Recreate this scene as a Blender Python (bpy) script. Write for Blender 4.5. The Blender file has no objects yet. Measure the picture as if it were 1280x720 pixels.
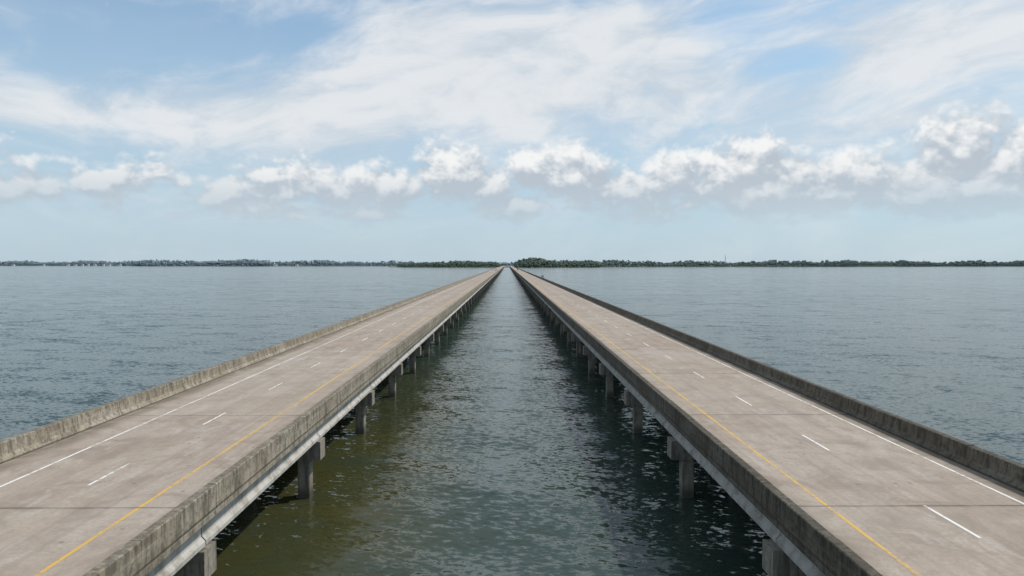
import bpy, math, random
import numpy as np
random.seed(7); rng=np.random.default_rng(7)
S=bpy.context.scene
COL=S.collection
PXF=853.0; VPX,VPY=634.0,330.0
CAMZ=13.9

# ------------------------------------------------------------------ node helpers
class NT:
    def __init__(s,tree): s.t=tree; s.n=tree.nodes; s.l=tree.links
    def new(s,ty,**k):
        n=s.n.new(ty)
        for a,b in k.items(): setattr(n,a,b)
        return n
    def put(s,sock,v):
        if isinstance(v,bpy.types.NodeSocket): s.l.new(v,sock)
        elif v is not None:
            if isinstance(v,(tuple,list)) and sock.type=='RGBA' and len(v)==3: v=(*v,1)
            sock.default_value=v
    def m(s,op,a,b=None,c=None,clamp=False):
        n=s.new('ShaderNodeMath',operation=op,use_clamp=clamp)
        for i,v in enumerate((a,b,c)):
            if v is not None: s.put(n.inputs[i],v)
        return n.outputs[0]
    def add(s,a,b): return s.m('ADD',a,b)
    def sub(s,a,b): return s.m('SUBTRACT',a,b)
    def mul(s,a,b): return s.m('MULTIPLY',a,b)
    def xyz(s,v):
        n=s.new('ShaderNodeSeparateXYZ'); s.put(n.inputs[0],v); return n.outputs
    def vec(s,x,y,z=0.0):
        n=s.new('ShaderNodeCombineXYZ')
        for i,v in enumerate((x,y,z)): s.put(n.inputs[i],v)
        return n.outputs[0]
    def vm(s,v,sc,op='MULTIPLY'):
        n=s.new('ShaderNodeVectorMath',operation=op); s.put(n.inputs[0],v)
        if sc is not None: s.put(n.inputs[1],sc)
        return n.outputs[0]
    def noise(s,v,scale,detail=4,rough=0.5,dist=0.0,out=0):
        n=s.new('ShaderNodeTexNoise')
        s.put(n.inputs['Vector'],v); n.inputs['Scale'].default_value=scale
        n.inputs['Detail'].default_value=detail; n.inputs['Roughness'].default_value=rough
        n.inputs['Distortion'].default_value=dist
        return n.outputs[out]
    def vor(s,v,scale):
        n=s.new('ShaderNodeTexVoronoi',feature='F1'); s.put(n.inputs['Vector'],v)
        n.inputs['Scale'].default_value=scale
        return n.outputs['Distance']
    def ss(s,v,a,b,o0=0.0,o1=1.0):
        n=s.new('ShaderNodeMapRange',interpolation_type='SMOOTHSTEP')
        s.put(n.inputs[0],v)
        for i,x in enumerate((a,b,o0,o1)): s.put(n.inputs[i+1],x)
        return n.outputs[0]
    def mix(s,f,a,b,blend='MIX'):
        n=s.new('ShaderNodeMix',data_type='RGBA',blend_type=blend)
        s.put(n.inputs[0],f); s.put(n.inputs[6],a); s.put(n.inputs[7],b)
        return n.outputs[2]
    def bump(s,h,strength=1.0,dist=0.1,normal=None):
        n=s.new('ShaderNodeBump'); s.put(n.inputs['Height'],h)
        s.put(n.inputs['Strength'],strength); s.put(n.inputs['Distance'],dist)
        if normal is not None: s.put(n.inputs['Normal'],normal)
        return n.outputs[0]

def material(name):
    m=bpy.data.materials.new(name); m.use_nodes=True
    t=NT(m.node_tree); b=m.node_tree.nodes['Principled BSDF']
    return m,t,b
def simple(name,c,rough=0.7,metal=0.0,var=0.2,sc=3.0):
    m,t,b=material(name)
    p=t.new('ShaderNodeNewGeometry').outputs['Position']
    n=t.noise(p,sc,4)
    t.put(b.inputs['Base Color'],t.mix(n,tuple(x*(1-var) for x in c),tuple(min(1,x*(1+var)) for x in c)))
    b.inputs['Roughness'].default_value=rough; b.inputs['Metallic'].default_value=metal
    return m

# ------------------------------------------------------------------ materials
def make_deck_mat(name,centers,e0,e1):
    m,t,b=material(name)
    p=t.new('ShaderNodeNewGeometry').outputs['Position']
    x,y,z=t.xyz(p)
    big=t.noise(p,0.10,4,0.6)
    blot=t.noise(p,0.45,6,0.68,0.8)
    fine=t.noise(p,7.0,4,0.7)
    streak=t.noise(t.vm(p,(2.2,0.035,1.0)),1.0,4,0.65)
    spansel=t.m('FLOOR',t.m('DIVIDE',t.sub(y,9.4),15.4))
    wn=t.new('ShaderNodeTexWhiteNoise',noise_dimensions='1D'); t.put(wn.inputs['W'],spansel)
    c=t.mix(t.ss(big,0.36,0.64),(0.355,0.285,0.225),(0.405,0.342,0.288))
    c=t.mix(t.ss(blot,0.44,0.64,0,0.65),c,(0.245,0.197,0.155))
    pale=t.noise(t.vm(p,(1.3,0.6,1)),0.7,6,0.7,0.5)
    c=t.mix(t.ss(pale,0.52,0.66,0,0.55),c,(0.48,0.43,0.375))
    c=t.mix(t.ss(streak,0.44,0.70,0,0.40),c,(0.22,0.175,0.135))
    f=None
    for cx in centers:
        d=t.m('ABSOLUTE',t.sub(x,cx))
        g=t.ss(d,0.0,0.75,1,0)
        f=g if f is None else t.m('MAXIMUM',f,g)
    f=t.mul(f,t.ss(pale,0.35,0.6,0.35,0.1))
    c=t.mix(f,c,(0.19,0.15,0.12))
    c=t.mix(t.mul(wn.outputs[0],0.20),c,(0.46,0.41,0.35))
    edge=t.m('MINIMUM',t.m('ABSOLUTE',t.sub(x,e0)),t.m('ABSOLUTE',t.sub(x,e1)))
    c=t.mix(t.mul(t.ss(edge,0.35,1.5,0.8,0),t.ss(blot,0.32,0.55,0.4,1)),c,(0.135,0.11,0.084))
    fr=t.m('FRACT',t.m('DIVIDE',t.sub(y,9.6),15.4))
    js=t.m('ABSOLUTE',t.sub(fr,0.5)); js=t.ss(js,0.488,0.5,0,0.45)
    c=t.mix(t.mul(js,t.ss(blot,0.35,0.6)),c,(0.10,0.085,0.07))
    spots=t.vor(p,0.8)
    c=t.mix(t.ss(spots,0.03,0.10,0.6,0),c,(0.10,0.083,0.067))
    c=t.mix(t.ss(fine,0.35,0.7,0,0.42),c,(0.25,0.205,0.165))
    t.put(b.inputs['Base Color'],c)
    b.inputs['Roughness'].default_value=0.88
    b.inputs['Specular IOR Level'].default_value=0.25
    t.put(b.inputs['Normal'],t.bump(fine,0.35,0.02))
    return m

def make_barrier_mat(name,k):
    m,t,b=material(name)
    g=t.new('ShaderNodeNewGeometry'); p=g.outputs['Position']
    nx,ny,nz=t.xyz(g.outputs['Normal'])
    x,y,z=t.xyz(p)
    big=t.noise(p,0.35,4,0.6)
    vert=t.noise(t.vm(p,(3.0,2.6,0.5)),1.0,6,0.68)
    drip=t.noise(t.vm(p,(3.0,6.0,0.25)),1.0,3,0.6)
    hor=t.noise(t.vm(p,(1.0,0.12,5.0)),1.0,4,0.6)
    fine=t.noise(p,5.0,5,0.75)
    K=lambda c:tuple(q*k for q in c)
    c=t.mix(t.ss(big,0.35,0.65),K((0.26,0.22,0.16)),K((0.35,0.31,0.245)))
    c=t.mix(t.ss(vert,0.44,0.66,0,0.85),c,K((0.105,0.088,0.064)))
    c=t.mix(t.ss(hor,0.50,0.70,0,0.5),c,K((0.42,0.38,0.315)))
    c=t.mix(t.ss(fine,0.47,0.68,0,0.8),c,K((0.095,0.082,0.062)))
    c=t.mix(t.mul(t.ss(drip,0.45,0.62),t.ss(z,5.1,5.75,0.0,0.6)),c,K((0.07,0.06,0.047)))
    up=t.ss(nz,0.6,0.95)
    c=t.mix(t.mul(up,t.ss(t.noise(p,1.2,5,0.7),0.35,0.65,0.1,0.75)),c,K((0.13,0.112,0.088)))
    gz=t.m('ABSOLUTE',t.sub(z,4.93))
    c=t.mix(t.ss(gz,0.01,0.06,0.75,0),c,(0.05,0.045,0.036))
    t.put(b.inputs['Base Color'],c); b.inputs['Roughness'].default_value=0.9
    b.inputs['Specular IOR Level'].default_value=0.25
    t.put(b.inputs['Normal'],t.bump(fine,0.5,0.04))
    return m
def make_pier_mat():
    m,t,b=material('pier_concrete')
    g=t.new('ShaderNodeNewGeometry'); p=g.outputs['Position']
    x,y,z=t.xyz(p)
    vert=t.noise(t.vm(p,(3.0,3.0,0.4)),1.0,5,0.65)
    fine=t.noise(p,4.0,5,0.7)
    c=t.mix(t.ss(fine,0.3,0.7),(0.32,0.29,0.24),(0.21,0.19,0.15))
    c=t.mix(t.ss(vert,0.44,0.64,0,0.75),c,(0.10,0.088,0.067))
    wet=t.ss(t.add(z,t.mul(fine,0.5)),0.45,1.2,1,0)
    c=t.mix(t.mul(wet,0.85),c,(0.05,0.046,0.03))
    t.put(b.inputs['Base Color'],c)
    t.put(b.inputs['Roughness'],t.ss(wet,0,1,0.9,0.4))
    t.put(b.inputs['Normal'],t.bump(fine,0.5,0.04))
    return m
def make_girder_mat():
    m,t,b=material('girder_concrete')
    p=t.new('ShaderNodeNewGeometry').outputs['Position']
    vert=t.noise(t.vm(p,(2.0,1.4,0.3)),1.0,6,0.65)
    c=t.mix(t.ss(vert,0.4,0.70),(0.48,0.46,0.42),(0.25,0.225,0.185))
    t.put(b.inputs['Base Color'],c); b.inputs['Roughness'].default_value=0.85
    return m
def make_paint(name,col,wear):
    m,t,b=material(name)
    p=t.new('ShaderNodeNewGeometry').outputs['Position']
    n=t.noise(p,5.0,5,0.75); n2=t.noise(p,0.5,3,0.5)
    f=t.ss(t.add(n,t.mul(t.sub(n2,0.5),0.5)),wear,wear+0.16,0,0.85)
    t.put(b.inputs['Base Color'],t.mix(f,col,(0.31,0.26,0.20)))
    b.inputs['Roughness'].default_value=0.7
    return m

M_pier=make_pier_mat(); M_gird=make_girder_mat()
M_white=make_paint('white_road_paint',(0.74,0.72,0.68),0.47)
M_yellow=make_paint('yellow_road_paint',(0.62,0.37,0.07),0.48)
M_joint=simple('joint_sealant',(0.05,0.045,0.04),0.8)

# ------------------------------------------------------------------ mesh helpers
class MB:
    def __init__(s): s.v=[]; s.f=[]
    def prism(s,prof,y0,y1):
        k=len(s.v); n=len(prof)
        for (x,z) in prof: s.v.append((x,y0,z))
        for (x,z) in prof: s.v.append((x,y1,z))
        for i in range(n):
            j=(i+1)%n; s.f.append((k+i,k+j,k+n+j,k+n+i))
        s.f.append(tuple(k+i for i in range(n-1,-1,-1))); s.f.append(tuple(k+n+i for i in range(n)))
    def box(s,x0,x1,y0,y1,z0,z1): s.prism([(x0,z0),(x1,z0),(x1,z1),(x0,z1)],y0,y1)
    def vprism(s,poly,z0,z1,sc=1.0,c=(0,0)):
        k=len(s.v); n=len(poly)
        for (x,y) in poly: s.v.append((x,y,z0))
        for (x,y) in poly: s.v.append((c[0]+(x-c[0])*sc,c[1]+(y-c[1])*sc,z1))
        for i in range(n):
            j=(i+1)%n; s.f.append((k+i,k+j,k+n+j,k+n+i))
        s.f.append(tuple(k+i for i in range(n-1,-1,-1))); s.f.append(tuple(k+n+i for i in range(n)))
    def obj(s,name,mat,parent=None,fix=True):
        me=bpy.data.meshes.new(name); me.from_pydata(s.v,[],s.f)
        if fix:
            import bmesh
            bm=bmesh.new(); bm.from_mesh(me); bmesh.ops.recalc_face_normals(bm,faces=bm.faces); bm.to_mesh(me); bm.free()
        me.materials.append(mat)
        o=bpy.data.objects.new(name,me); COL.objects.link(o)
        if parent: o.parent=parent
        return o
def empty(name,loc=(0,0,0)):
    e=bpy.data.objects.new(name,None); e.location=loc; e.empty_display_size=1; COL.objects.link(e); return e

# ------------------------------------------------------------------ bridges
SP=15.4; Y0=25.0-SP*3; NSP=168; YEND=Y0+NSP*SP
ZD=4.9; ZB=ZD+0.88
def bridge(sign,xin,xout,yellow,dash,white,col0,girder0,dash0,deckmat,barrmat):
    root=empty('concrete_causeway_bridge')
    sx=lambda a:a*sign
    deck=MB(); barr=MB(); gird=MB(); pier=MB(); joint=MB()
    lo,hi=xin+0.03,xout-0.03
    ng=6
    gx=[girder0+i*((xout-(girder0-xin))-girder0)/(ng-1) for i in range(ng)]
    cols=[col0+i*((xout-(col0-xin))-col0)/3.0*1.0 for i in range(4)]
    for i in range(NSP):
        a=Y0+i*SP+0.02; b=Y0+(i+1)*SP-0.02
        deck.prism([(sx(lo+0.3),ZD-0.25),(sx(hi-0.3),ZD-0.25),(sx(hi-0.3),ZD),(sx(lo+0.3),ZD)],a,b)
        for side in (0,1):
            o=xin if side==0 else xout
            d=1 if side==0 else -1
            J=lambda q:(sx(o+d*q[0]),q[1])
            nseg=3 if i<40 else 1
            L=(b-a)/nseg
            for k in range(nseg):
                y0=a+k*L+(0.008 if k else 0); y1=a+(k+1)*L-(0.008 if k<nseg-1 else 0)
                jit=random.uniform(-0.012,0.012)
                prof=[(0.0,ZD+0.0),(0.0,ZB-0.03+jit),(0.03,ZB+jit),(0.33,ZB+jit),(0.36,ZB-0.03+jit),(0.42,ZD+0.30),(0.58,ZD+0.10),(0.60,ZD+0.004),(0.36,ZD+0.004)]
                barr.prism([J(q) for q in prof],y0,y1)
            barr.prism([J(q) for q in [(0.04,ZD-0.29),(0.04,ZD-0.002),(0.328,ZD-0.002),(0.328,ZD-0.29)]],a,b)
        for k,x in enumerate(gx):
            z0=ZD-0.252-1.15; z1=ZD-0.252
            h=0.24; tw=0.09
            P=[(x-h,z0),(x+h,z0),(x+h,z0+0.16),(x+tw,z0+0.32),(x+tw,z1-0.26),(x+h*0.85,z1-0.12),(x+h*0.85,z1),(x-h*0.85,z1),(x-h*0.85,z1-0.12),(x-tw,z1-0.26),(x-tw,z0+0.32),(x-h,z0+0.16)]
            gird.prism([(sx(q[0]),q[1]) for q in P],a+0.02,b-0.02)
    for i in range(NSP+1):
        y=Y0+i*SP
        joint.box(min(sx(lo+0.31),sx(hi-0.31)),max(sx(lo+0.31),sx(hi-0.31)),y-0.019,y+0.019,ZD-0.2,ZD-0.03)
        c0=col0-1.05; c1=cols[-1]+1.05
        zt=ZD-0.252-1.15-0.05; zb=zt-1.12
        pier.prism([(sx(c0),zt),(sx(c1),zt),(sx(c1),zb+0.02),(sx(c1-0.06),zb),(sx(c0+0.06),zb),(sx(c0),zb+0.02)],y-0.52,y+0.52)
        for x in gx:
            xx=sx(x); pier.box(xx-0.2,xx+0.2,y-0.4,y-0.08,zt-0.01,zt+0.048); pier.box(xx-0.2,xx+0.2,y+0.08,y+0.4,zt-0.01,zt+0.048)
        pier.box(min(sx(gx[0]),sx(gx[-1])),max(sx(gx[0]),sx(gx[-1])),y-0.017,y+0.017,zt+0.1,ZD-0.4)
        for cx in cols:
            r=0.36;ch=0.06; x=sx(cx)
            poly=[(x-r+ch,y-r),(x+r-ch,y-r),(x+r,y-r+ch),(x+r,y+r-ch),(x+r-ch,y+r),(x-r+ch,y+r),(x-r,y+r-ch),(x-r,y-r+ch)]
            pier.vprism(poly,-3.0,zb+0.01)
    deck.obj('road_deck',deckmat,root); barr.obj('barriers',barrmat,root)
    gird.obj('girders',M_gird,root); pier.obj('pier_bents',M_pier,root); joint.obj('expansion_joints',M_joint,root)
    yl=MB(); wl=MB()
    def strip(mb,x,w,y0,y1):
        k=len(mb.v); z=ZD+0.004
        mb.v+= [(sx(x)-w/2,y0,z),(sx(x)+w/2,y0,z),(sx(x)+w/2,y1,z),(sx(x)-w/2,y1,z)]; mb.f.append((k,k+1,k+2,k+3))
    for i in range(NSP):
        a=Y0+i*SP+0.03; b=Y0+(i+1)*SP-0.03
        strip(yl,yellow,0.14,a,b); strip(wl,white,0.12,a,b)
    y=dash0-42
    while y<YEND-5:
        strip(wl,dash,0.12,y,y+3.05); y+=10.5
    yl.obj('yellow_edge_line',M_yellow,root,False); wl.obj('white_lane_markings',M_white,root,False)
    return root
deckR=make_deck_mat('right_deck_concrete',[13.7,17.4],9.9,20.5)
deckL=make_deck_mat('left_deck_concrete',[-15.3,-18.8],-11.2,-22.9)
bridge(+1,9.45,20.95,11.9,15.55,19.4,10.75,10.25,22.0,deckR,make_barrier_mat('shaded_mildewed_barrier_concrete',0.46))  # low k paints the barriers' shade into the colour, on top of mildew
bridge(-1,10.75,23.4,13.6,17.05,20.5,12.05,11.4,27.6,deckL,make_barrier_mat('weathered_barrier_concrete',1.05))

# ------------------------------------------------------------------ water
def water():
    m,t,b=material('lake_water')
    p=t.new('ShaderNodeNewGeometry').outputs['Position']
    x,y,z=t.xyz(p)
    rot=t.new('ShaderNodeVectorRotate',rotation_type='Z_AXIS'); t.put(rot.inputs['Vector'],p); rot.inputs['Angle'].default_value=math.radians(16)
    q=rot.outputs[0]
    patch=t.noise(t.vm(q,(0.35,1.0,1)),0.025,5,0.65)
    a=t.noise(t.vm(q,(0.50,1.0,1)),0.26,4,0.62,0.4,out=1)
    c_=t.noise(t.vm(q,(0.55,1.0,1)),2.9,3,0.62,0.4,out=1)
    sl=t.vm(t.vm(t.vm(a,(0.5,0.5,0.5),'SUBTRACT'),(0.35,0.75,0.0)), t.vm(t.vm(c_,(0.5,0.5,0.5),'SUBTRACT'),(0.68,1.10,0.0)),'ADD')
    st=t.ss(patch,0.3,0.7,0.70,1.30)
    sc=t.new('ShaderNodeVectorMath',operation='SCALE'); t.put(sc.inputs[0],sl); t.put(sc.inputs['Scale'],st)
    nrm=t.vm(t.vm(sc.outputs[0],(0,0,1),'ADD'),None,'NORMALIZE')
    t.put(b.inputs['Normal'],nrm)
    c=t.mix(t.ss(t.noise(p,0.05,3),0.35,0.65),(0.026,0.045,0.036),(0.035,0.054,0.043))
    silt=t.mul(t.ss(t.m('ABSOLUTE',t.add(x,11.0)),3.0,10.5,1,0),t.ss(y,40,120,1,0))
    c=t.mix(t.mul(silt,t.ss(t.noise(p,0.15,3),0.25,0.6,0.55,1)),c,(0.050,0.050,0.017))
    t.put(b.inputs['Base Color'],c)
    b.inputs['Roughness'].default_value=0.11
    b.inputs['IOR'].default_value=1.333
    me=bpy.data.meshes.new('lake_water')
    R=45000
    me.from_pydata([(-R,-2000,0),(R,-2000,0),(R,R,0),(-R,R,0)],[],[(0,1,2,3)]); me.materials.append(m)
    o=bpy.data.objects.new('lake_water',me); COL.objects.link(o)
water()

# ------------------------------------------------------------------ shore and trees
def px2x(px,D): return (px-VPX)/PXF*D
def foliage(name,c1,c2):
    m,t,b=material(name)
    p=t.new('ShaderNodeNewGeometry').outputs['Position']
    n=t.noise(p,0.06,4,0.6)
    c=t.mix(t.ss(n,0.35,0.65),c1,c2)
    t.put(b.inputs['Base Color'],c); b.inputs['Roughness'].default_value=0.9
    b.inputs['Specular IOR Level'].default_value=0.1
    return m
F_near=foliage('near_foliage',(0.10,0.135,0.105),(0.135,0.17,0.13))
F_mid=foliage('hazed_mid_foliage',(0.145,0.185,0.175),(0.175,0.215,0.195))  # paler, bluer green: distance haze mixed into the leaf colour
F_far=foliage('hazed_far_foliage',(0.20,0.26,0.29),(0.25,0.31,0.335))  # stronger distance haze painted into the colour of the farthest trees
M_bark=simple('bark',(0.14,0.12,0.11),0.9)
phi=(1+5**0.5)/2
ICO=np.array([(-1,phi,0),(1,phi,0),(-1,-phi,0),(1,-phi,0),(0,-1,phi),(0,1,phi),(0,-1,-phi),(0,1,-phi),(phi,0,-1),(phi,0,1),(-phi,0,-1),(-phi,0,1)],float)
ICO/=np.linalg.norm(ICO[0])
ICF=np.array([(0,11,5),(0,5,1),(0,1,7),(0,7,10),(0,10,11),(1,5,9),(5,11,4),(11,10,2),(10,7,6),(7,1,8),(3,9,4),(3,4,2),(3,2,6),(3,6,8),(3,8,9),(4,9,5),(2,4,11),(6,2,10),(8,6,7),(9,8,1)])
def tree_mass(name,segs,mat,rows=3,step=7.0):
    V=[];F=[];k=0; tv=MB()
    for (p0,p1,D0,D1,H) in segs:
        xa,xb=px2x(p0,D0),px2x(p1,D1)
        n=max(3,int(abs(xb-xa)/step))
        ph=rng.uniform(0,6,4)
        for i in range(n):
            f=(i+0.5)/n
            lump=1+0.12*math.sin(f*n*0.11+ph[0])+0.08*math.sin(f*n*0.037+ph[1])+0.06*math.sin(f*n*0.31+ph[2])
            edge=min(1,f*n*step/60+0.45,(1-f)*n*step/60+0.45)
            for r in range(rows):
                x=xa+(xb-xa)*f+rng.uniform(-step*.6,step*.6)
                y=D0+(D1-D0)*f+12+r*22+rng.uniform(-7,7)
                h=H*lump*rng.uniform(0.78,1.05)*edge*(0.62+0.38*r/(max(1,rows-1)))
                if rng.random()<0.03: h*=1.15
                tv.vprism([(x+0.4*math.cos(a),y+0.4*math.sin(a)) for a in (0,1.57,3.14,4.71)],0.5,h*0.7,0.5,(x,y))
                for c in range(6):
                    rr=rng.uniform(0.16,0.26)*h
                    cz=h*rng.uniform(0.30,0.85)
                    if c==0: cz=h*0.86; rr=h*0.14
                    if r==0 and c>2: cz=h*rng.uniform(0.10,0.35)
                    pts=ICO*rng.uniform(0.7,1.25,(12,1))*rr*np.array([1,1,0.85])
                    sp=h*0.26
                    pts=pts+np.array([x+rng.uniform(-sp,sp),y+rng.uniform(-sp,sp),cz])
                    V.append(pts);F.append(ICF+k);k+=12
    V=np.vstack(V);F=np.vstack(F)
    me=bpy.data.meshes.new(name); me.from_pydata(V.tolist(),[],F.tolist()); me.materials.append(mat)
    root=empty(name)
    o=bpy.data.objects.new('crowns',me); COL.objects.link(o); o.parent=root
    tv.obj('trunks',M_bark,root)
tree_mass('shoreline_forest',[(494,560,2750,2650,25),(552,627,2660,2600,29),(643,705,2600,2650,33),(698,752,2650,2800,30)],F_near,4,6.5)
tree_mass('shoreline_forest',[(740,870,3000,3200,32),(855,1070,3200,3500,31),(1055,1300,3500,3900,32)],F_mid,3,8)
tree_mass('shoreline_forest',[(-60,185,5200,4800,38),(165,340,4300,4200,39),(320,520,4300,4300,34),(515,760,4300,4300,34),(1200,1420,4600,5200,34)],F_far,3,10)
M_land=simple('shore_soil',(0.12,0.135,0.105),0.95,0,0.2,0.05)
def land(name,segs,depth):
    v=[];f=[];
    n=len(segs)
    for (px,D) in segs:
        x=px2x(px,D)
        jit=random.uniform(-4,4)
        v+=[(x,D-6+jit,-0.4),(x,D+3+jit,0.55),(x,D+40,1.2),(x*(D+depth)/D,D+depth,1.5)]
    for i in range(n-1):
        for k in range(3):
            a=i*4+k; f.append((a,a+4,a+5,a+1))
    me=bpy.data.meshes.new(name); me.from_pydata(v,[],f); me.materials.append(M_land)
    o=bpy.data.objects.new(name,me); COL.objects.link(o)
def lerp(pts,n=60):
    out=[]
    for i in range(n+1):
        px=pts[0][0]+(pts[-1][0]-pts[0][0])*i/n
        for a,b in zip(pts,pts[1:]):
            if a[0]<=px<=b[0]:
                out.append((px,a[1]+(b[1]-a[1])*(px-a[0])/(b[0]-a[0])));break
    return out
land('shore_land',lerp([(485,2760),(560,2650),(630,2590),(700,2640),(760,2900),(800,3050),(1060,3500),(1300,3900)]),1400)
land('shore_land',lerp([(-200,5400),(170,4750),(330,4200),(520,4300)]),3000)

M_asph=simple('approach_road_concrete',(0.3,0.26,0.22),0.9)
for sgn,xc in ((1,15.2),(-1,17.1)):
    mb=MB(); mb.prism([(sgn*xc-5.6,0.9),(sgn*xc+5.6,0.9),(sgn*xc+5.2,ZD),(sgn*xc-5.2,ZD)],YEND+0.1,YEND+900)
    mb.obj('approach_road',M_asph)

# ------------------------------------------------------------------ houses
M_wall=simple('white_siding',(0.80,0.80,0.78),0.7,0,0.03)
M_roof=simple('roof_shingle',(0.38,0.39,0.41),0.9)
M_glass=simple('window_glass',(0.04,0.05,0.06),0.1)
def house(px,D,w,h):
    x=px2x(px,D); y=D-2
    root=empty('white_house',(x,y,1.0))
    a=MB(); a.box(-w/2,w/2,-4,4,-0.5,h); a.obj('walls',M_wall,root)
    r=MB(); r.prism([(-w/2-.5,h+.01),(w/2+.5,h+.01),(0,h+w*0.22)],-4.5,4.5); r.obj('roof',M_roof,root)
    g=MB()
    for k in range(3):
        c=-w/2+w*(k+.5)/3
        if k==1: g.box(c-.6,c+.6,-4.04,-3.99,-.3,2.1)
        else: g.box(c-.7,c+.7,-4.04,-3.99,1.0,2.4)
        if h>4.5: g.box(c-.7,c+.7,-4.04,-3.99,h-1.9,h-.6)
    g.obj('windows_and_door',M_glass,root)
for px in (20,58,88,97,106,113,121,132,139,152,236,247,268,281,289,296,345,372):
    D=np.interp(px,[-200,170,330,520],[5400,4750,4200,4300])
    house(px,float(D)-4,random.uniform(14,24),random.uniform(7,11))

# ------------------------------------------------------------------ lattice mast
M_steel=simple('galvanised_steel',(0.45,0.42,0.42),0.5,0.3)
def mast(px,D,H,wb=3.0):
    x=px2x(px,D); root=empty('radio_mast',(x,D+60,1))
    m=MB(); prev=None
    N=14
    def bar(a,b,r):
        a=np.array(a);b=np.array(b);d=b-a; d=d/np.linalg.norm(d)
        u=np.cross(d,(0.3,0.9,0.1)); u/=np.linalg.norm(u); w=np.cross(d,u); k=len(m.v)
        for c in (a,b):
            for s,t_ in ((1,1),(1,-1),(-1,-1),(-1,1)): m.v.append(tuple(c+u*r*s+w*r*t_))
        for i in range(4):
            j=(i+1)%4; m.f.append((k+i,k+j,k+4+j,k+4+i))
    for i in range(N+1):
        z=H*i/N; r=wb*(1-0.75*i/N)
        cur=[(r*math.cos(a),r*math.sin(a),z) for a in (0.5,2.6,4.7)]
        if prev:
            for k in range(3):
                bar(prev[k],cur[k],0.36); bar(prev[k],cur[(k+1)%3],0.2); bar(cur[k],cur[(k+1)%3],0.2)
        prev=cur
    bar((0,0,H),(0,0,H+8),0.3)
    m.obj('lattice',M_steel,root)
mast(912,3300,54); mast(1165,3700,38,2)

# ------------------------------------------------------------------ vehicles far away
M_tyre=simple('tyre_rubber',(0.03,0.03,0.03),0.9)
def car(x,y,col,dirn=1,van=False):
    root=empty('van' if van else 'car',(x,y,ZD+0.004))
    root.rotation_euler=(0,0,0 if dirn>0 else math.pi)
    paint=simple('car_paint',col,0.3,0.0,0.03)
    if van: body=[(-2.7,.35),(2.6,.35),(2.7,.8),(2.6,1.25),(1.8,1.4),(1.2,2.3),(-2.6,2.4),(-2.7,1.2)]
    else: body=[(-2.2,.3),(2.2,.3),(2.25,.65),(2.0,.85),(1.0,.98),(.35,1.42),(-1.2,1.45),(-1.9,1.0),(-2.2,.95)]
    m=MB(); W=0.9; n=len(body)
    inset=lambda z:W if z<1.0 else W-0.16*(z-0.9)
    for s in (-1,1):
        for (yy,z) in body: m.v.append((s*inset(z),yy,z))
    for i in range(n):
        j=(i+1)%n; m.f.append((i,j,n+j,n+i))
    m.f.append(tuple(range(n-1,-1,-1))); m.f.append(tuple(range(n,2*n)))
    m.obj('body',paint,root)
    g=MB()
    if van: g.prism([(-.7,1.5),(.7,1.5),(.7,2.1),(-.7,2.1)],-2.74,-2.66)
    else:
        g.prism([(-.6,1.08),(.6,1.08),(.55,1.36),(-.55,1.36)],-1.95,-1.3)
        for s in (-1,1): g.box(min(s*.84,s*.9),max(s*.84,s*.9),-1.2,.6,1.02,1.34)
    g.obj('windows',M_glass,root)
    w=MB()
    for yy in (-1.45,1.45):
        for s in (-1,1):
            xx=s*0.8; k=len(w.v); N=14
            for e in (-.12,.12):
                for i in range(N):
                    a=i*2*math.pi/N; w.v.append((xx+e,yy+.34*math.cos(a),.34+.34*math.sin(a)))
            for i in range(N):
                j=(i+1)%N; w.f.append((k+i,k+j,k+N+j,k+N+i))
            w.f.append(tuple(k+i for i in range(N))); w.f.append(tuple(k+N+i for i in range(N)))
    w.obj('wheels',M_tyre,root)
car(-18.8,760,(0.6,0.6,0.6),-1); car(-15.3,930,(0.06,0.06,0.07),-1); car(-18.8,1250,(0.7,0.7,0.68),-1,True)
car(13.7,900,(0.7,0.7,0.7),1,True); car(17.4,1150,(0.05,0.05,0.06),1); car(17.4,1600,(0.3,0.05,0.04),1)

# ------------------------------------------------------------------ work boat beside right bridge
def boat(x,y):
    root=empty('work_boat',(x,y,0))
    hull=MB()
    st=[(-5,1.5,1.1),(-2,1.75,1.1),(2,1.7,1.25),(4.5,1.0,1.5),(6,0.08,1.8)]
    for (yy,w,h) in st: hull.v+=[(-w,yy,h),(-w*.7,yy,-.4),(w*.7,yy,-.4),(w,yy,h)]
    for i in range(len(st)-1):
        for k in range(4):
            a=i*4+k;b=i*4+(k+1)%4; hull.f.append((a,b,b+4,a+4))
    hull.f.append((0,1,2,3)); hull.f.append((19,18,17,16))
    hull.obj('hull',simple('hull_paint',(0.12,0.12,0.13),0.4),root)
    c=MB(); c.box(-1.1,1.1,-2.2,1.6,1.15,3.3); c.box(-1.3,1.3,-2.5,2.0,3.305,3.45); c.obj('cabin',M_wall,root)
    g=MB()
    g.box(-1.13,1.13,-1.6,1.0,2.2,2.9); g.box(-.8,.8,-2.24,1.64,2.2,2.9); g.obj('cabin_windows',M_glass,root)
    p=MB(); p.vprism([(.08*math.cos(a),-1+.08*math.sin(a)) for a in (0,1.57,3.14,4.71)],3.46,6.2); p.box(-.9,.9,-1.05,-.95,5.2,5.3); p.obj('mast_pole',M_steel,root)
boat(33,640)

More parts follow.
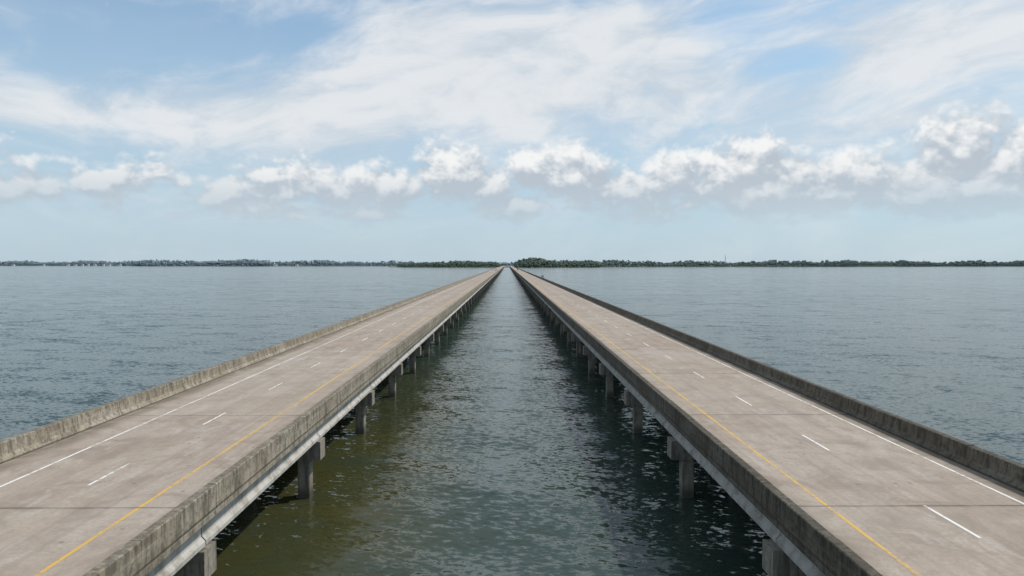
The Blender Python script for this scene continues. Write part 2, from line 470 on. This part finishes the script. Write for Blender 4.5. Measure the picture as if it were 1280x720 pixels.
# ------------------------------------------------------------------ sky
W=bpy.data.worlds.new('World'); S.world=W; W.use_nodes=True
try: W.cycles.sampling_method='NONE'
except Exception: pass
T=NT(W.node_tree)
for n in list(T.n): T.n.remove(n)
ELEV=math.radians(52); AZ=math.radians(72)
out=T.new('ShaderNodeOutputWorld')
sky=T.new('ShaderNodeTexSky',sky_type='NISHITA'); sky.sun_disc=False; sky.sun_elevation=ELEV; sky.sun_rotation=AZ
sky.air_density=1.0; sky.dust_density=0.6; sky.ozone_density=1.0
d=T.new('ShaderNodeTexCoord').outputs['Generated']
x,y,z=T.xyz(d)
hl=T.m('SQRT',T.add(T.mul(x,x),T.mul(y,y)))
v=T.m('DIVIDE',z,T.m('MAXIMUM',hl,0.001))
u=T.m('ARCTAN2',x,y)
def dirpx(px,py):
    dx=px-VPX; return math.atan(dx/PXF),(VPY-py)/math.hypot(PXF,dx)
G=bpy.data.node_groups.new('cumulus_density','ShaderNodeTree')
G.interface.new_socket('u',in_out='INPUT',socket_type='NodeSocketFloat'); G.interface.new_socket('v',in_out='INPUT',socket_type='NodeSocketFloat')
G.interface.new_socket('D',in_out='OUTPUT',socket_type='NodeSocketFloat')
g=NT(G); gi=g.new('NodeGroupInput'); go=g.new('NodeGroupOutput'); gu,gv=gi.outputs[0],gi.outputs[1]
blobs=[(62,240,22,16),(122,233,38,18),(285,245,34,26),(335,222,30,16),(425,243,40,28),(485,238,36,30),(565,220,58,44),(610,236,44,26),(668,212,42,34),(720,222,66,46),(790,243,52,30),(845,220,46,38),(900,226,58,42),(942,203,50,46),(960,245,90,36),(1072,222,50,40),(1035,245,70,30),(1205,188,52,48),(1262,200,46,38),(1165,238,66,40),(1235,236,72,34),(1330,215,60,34),(-40,235,60,22),(1450,200,80,34),(-160,225,80,26)]
E=None
for (px,py,wx,hy) in blobs:
    u0,v0=dirpx(px,py); wu=wx/PXF; hv=hy/PXF
    a=g.m('DIVIDE',g.sub(gu,u0),wu); dv=g.sub(gv,v0)
    b_=g.m('DIVIDE',dv,hv)
    b2=g.add(b_,g.m('MULTIPLY',g.m('MINIMUM',b_,0.0),0.1))
    e=g.sub(1.0,g.m('SQRT',g.add(g.mul(a,a),g.mul(b2,b2))))
    E=e if E is None else g.m('MAXIMUM',E,e)
band=g.mul(g.ss(gv,0.04,0.075),g.ss(gv,0.11,0.18,1,0))
uv=g.vec(gu,g.mul(gv,1.2),0.0)
n0=g.noise(g.vec(gu,g.mul(gv,2.5),3.0),8.0,2,0.5)
n1=g.noise(uv,16.0,7,0.60,0.2)
wv=g.noise(uv,30.0,2,0.5,0,1)
uvw=g.vm(uv,g.vm(g.vm(wv,(0.5,0.5,0.5),'SUBTRACT'),(0.03,0.03,0.03)),'ADD')
n2=g.vor(uvw,42.0); n3=g.vor(uvw,105.0)
nn=g.add(g.mul(g.sub(n1,0.5),2.2),g.add(g.mul(g.sub(0.5,n2),0.60),g.mul(g.sub(0.5,n3),0.30)))
gen=g.sub(g.mul(g.mul(band,g.ss(n0,0.30,0.60)),0.95),0.40)
E2=g.m('MAXIMUM',g.m('MAXIMUM',E,-0.8),gen)
g.put(go.inputs[0],g.add(g.mul(E2,0.95),g.mul(nn,0.60)))
def cum(uu,vv):
    n=T.new('ShaderNodeGroup'); n.node_tree=G; T.put(n.inputs[0],uu); T.put(n.inputs[1],vv); return n.outputs[0]
D0=cum(u,v); D1=cum(T.add(u,-0.006),T.add(v,0.017))
acum=T.ss(D0,-0.12,0.42)
lit=T.ss(T.sub(D0,D1),-0.12,0.50)
lit=T.mul(lit,T.ss(v,0.07,0.15,0.35,1.0))
cumcol=T.mix(lit,(0.485,0.545,0.61),(0.93,0.93,0.92))
# high broad cloud sheet
rr=T.new('ShaderNodeVectorRotate',rotation_type='Y_AXIS'); T.put(rr.inputs['Vector'],d); rr.inputs['Angle'].default_value=math.radians(7)
pr=rr.outputs[0]
wrp=T.noise(T.vm(pr,(1,1,2.0)),2.2,3,0.5,0,1)
pw=T.vm(pr,T.vm(T.vm(wrp,(0.5,0.5,0.5),'SUBTRACT'),(0.5,0.5,0.16)),'ADD')
c1=T.noise(T.vm(pw,(1,1,2.8)),2.3,7,0.56)
c2=T.noise(T.vm(pw,(1,1,2.8)),6.5,7,0.60)
bias=None
for (px,py,wx,hy,amp) in [(610,95,260,60,.24),(760,50,180,50,.12),(1190,40,210,55,.28),(1000,130,200,35,.03),(190,40,230,42,-.13),(60,85,120,30,-.07),(900,40,70,40,-.20),(170,150,280,38,.14),(350,140,120,30,.06),(1130,150,160,30,.08),(640,180,700,20,.03),(560,40,120,30,.06),(420,45,70,35,-.10),(1010,75,60,30,-.14)]:
    u0,v0=dirpx(px,py)
    a=T.m('DIVIDE',T.sub(u,u0),wx/PXF); b_=T.m('DIVIDE',T.sub(v,v0),hy/PXF)
    e=T.mul(T.m('EXPONENT',T.mul(T.add(T.mul(a,a),T.mul(b_,b_)),-1.0)),amp)
    bias=e if bias is None else T.add(bias,e)
hi=T.add(T.add(T.mul(c1,0.60),T.mul(c2,0.40)),bias)
hi=T.add(hi,T.ss(v,0.38,0.8,0.0,0.06))
ahi=T.ss(hi,0.42,0.70,0.10,0.93)
hicol=T.mix(T.ss(c2,0.36,0.64),(0.60,0.665,0.73),(0.80,0.82,0.84))
hz=T.ss(v,0.0,0.42,0.86,0.16)
tint=T.mix(1.0,sky.outputs[0],(0.80,1.02,1.04),'MULTIPLY')
bg1=T.new('ShaderNodeBackground'); T.put(bg1.inputs[0],tint); bg1.inputs[1].default_value=0.14
def bgc(c):
    n=T.new('ShaderNodeBackground'); T.put(n.inputs[0],c); n.inputs[1].default_value=1.0; return n.outputs[0]
def mixs(f,a,b):
    n=T.new('ShaderNodeMixShader'); T.put(n.inputs[0],f); T.l.new(a,n.inputs[1]); T.l.new(b,n.inputs[2]); return n.outputs[0]
sh=mixs(hz,bg1.outputs[0],bgc((0.47,0.59,0.705)))
sh=mixs(T.mul(ahi,T.ss(v,0.02,0.18,0.30,1.0)),sh,bgc(hicol))
sh=mixs(T.mul(acum,T.ss(v,0.02,0.13,0.20,0.93)),sh,bgc(cumcol))
T.l.new(sh,out.inputs[0])

sd=bpy.data.lights.new('sun','SUN'); sd.energy=3.1; sd.angle=math.radians(1.0); sd.color=(1,0.95,0.87)
so=bpy.data.objects.new('sun',sd); COL.objects.link(so)
from mathutils import Vector
dv=Vector((math.cos(ELEV)*math.sin(AZ),math.cos(ELEV)*math.cos(AZ),math.sin(ELEV)))
so.rotation_euler=dv.to_track_quat('Z','Y').to_euler(); so.location=(50,0,80)

# ------------------------------------------------------------------ camera
cd=bpy.data.cameras.new('camera'); cam=bpy.data.objects.new('camera',cd); COL.objects.link(cam)
cd.sensor_width=36; cd.lens=36*PXF/1280; cd.clip_end=120000; cd.clip_start=0.1
pitch=math.atan((360-VPY)/PXF); yaw=math.atan((640-VPX)/PXF)
cam.location=(0,0,CAMZ); cam.rotation_euler=(math.radians(90)-pitch,0,-yaw)
S.camera=cam
S.view_settings.view_transform='Standard'; S.view_settings.look='None'; S.view_settings.exposure=0
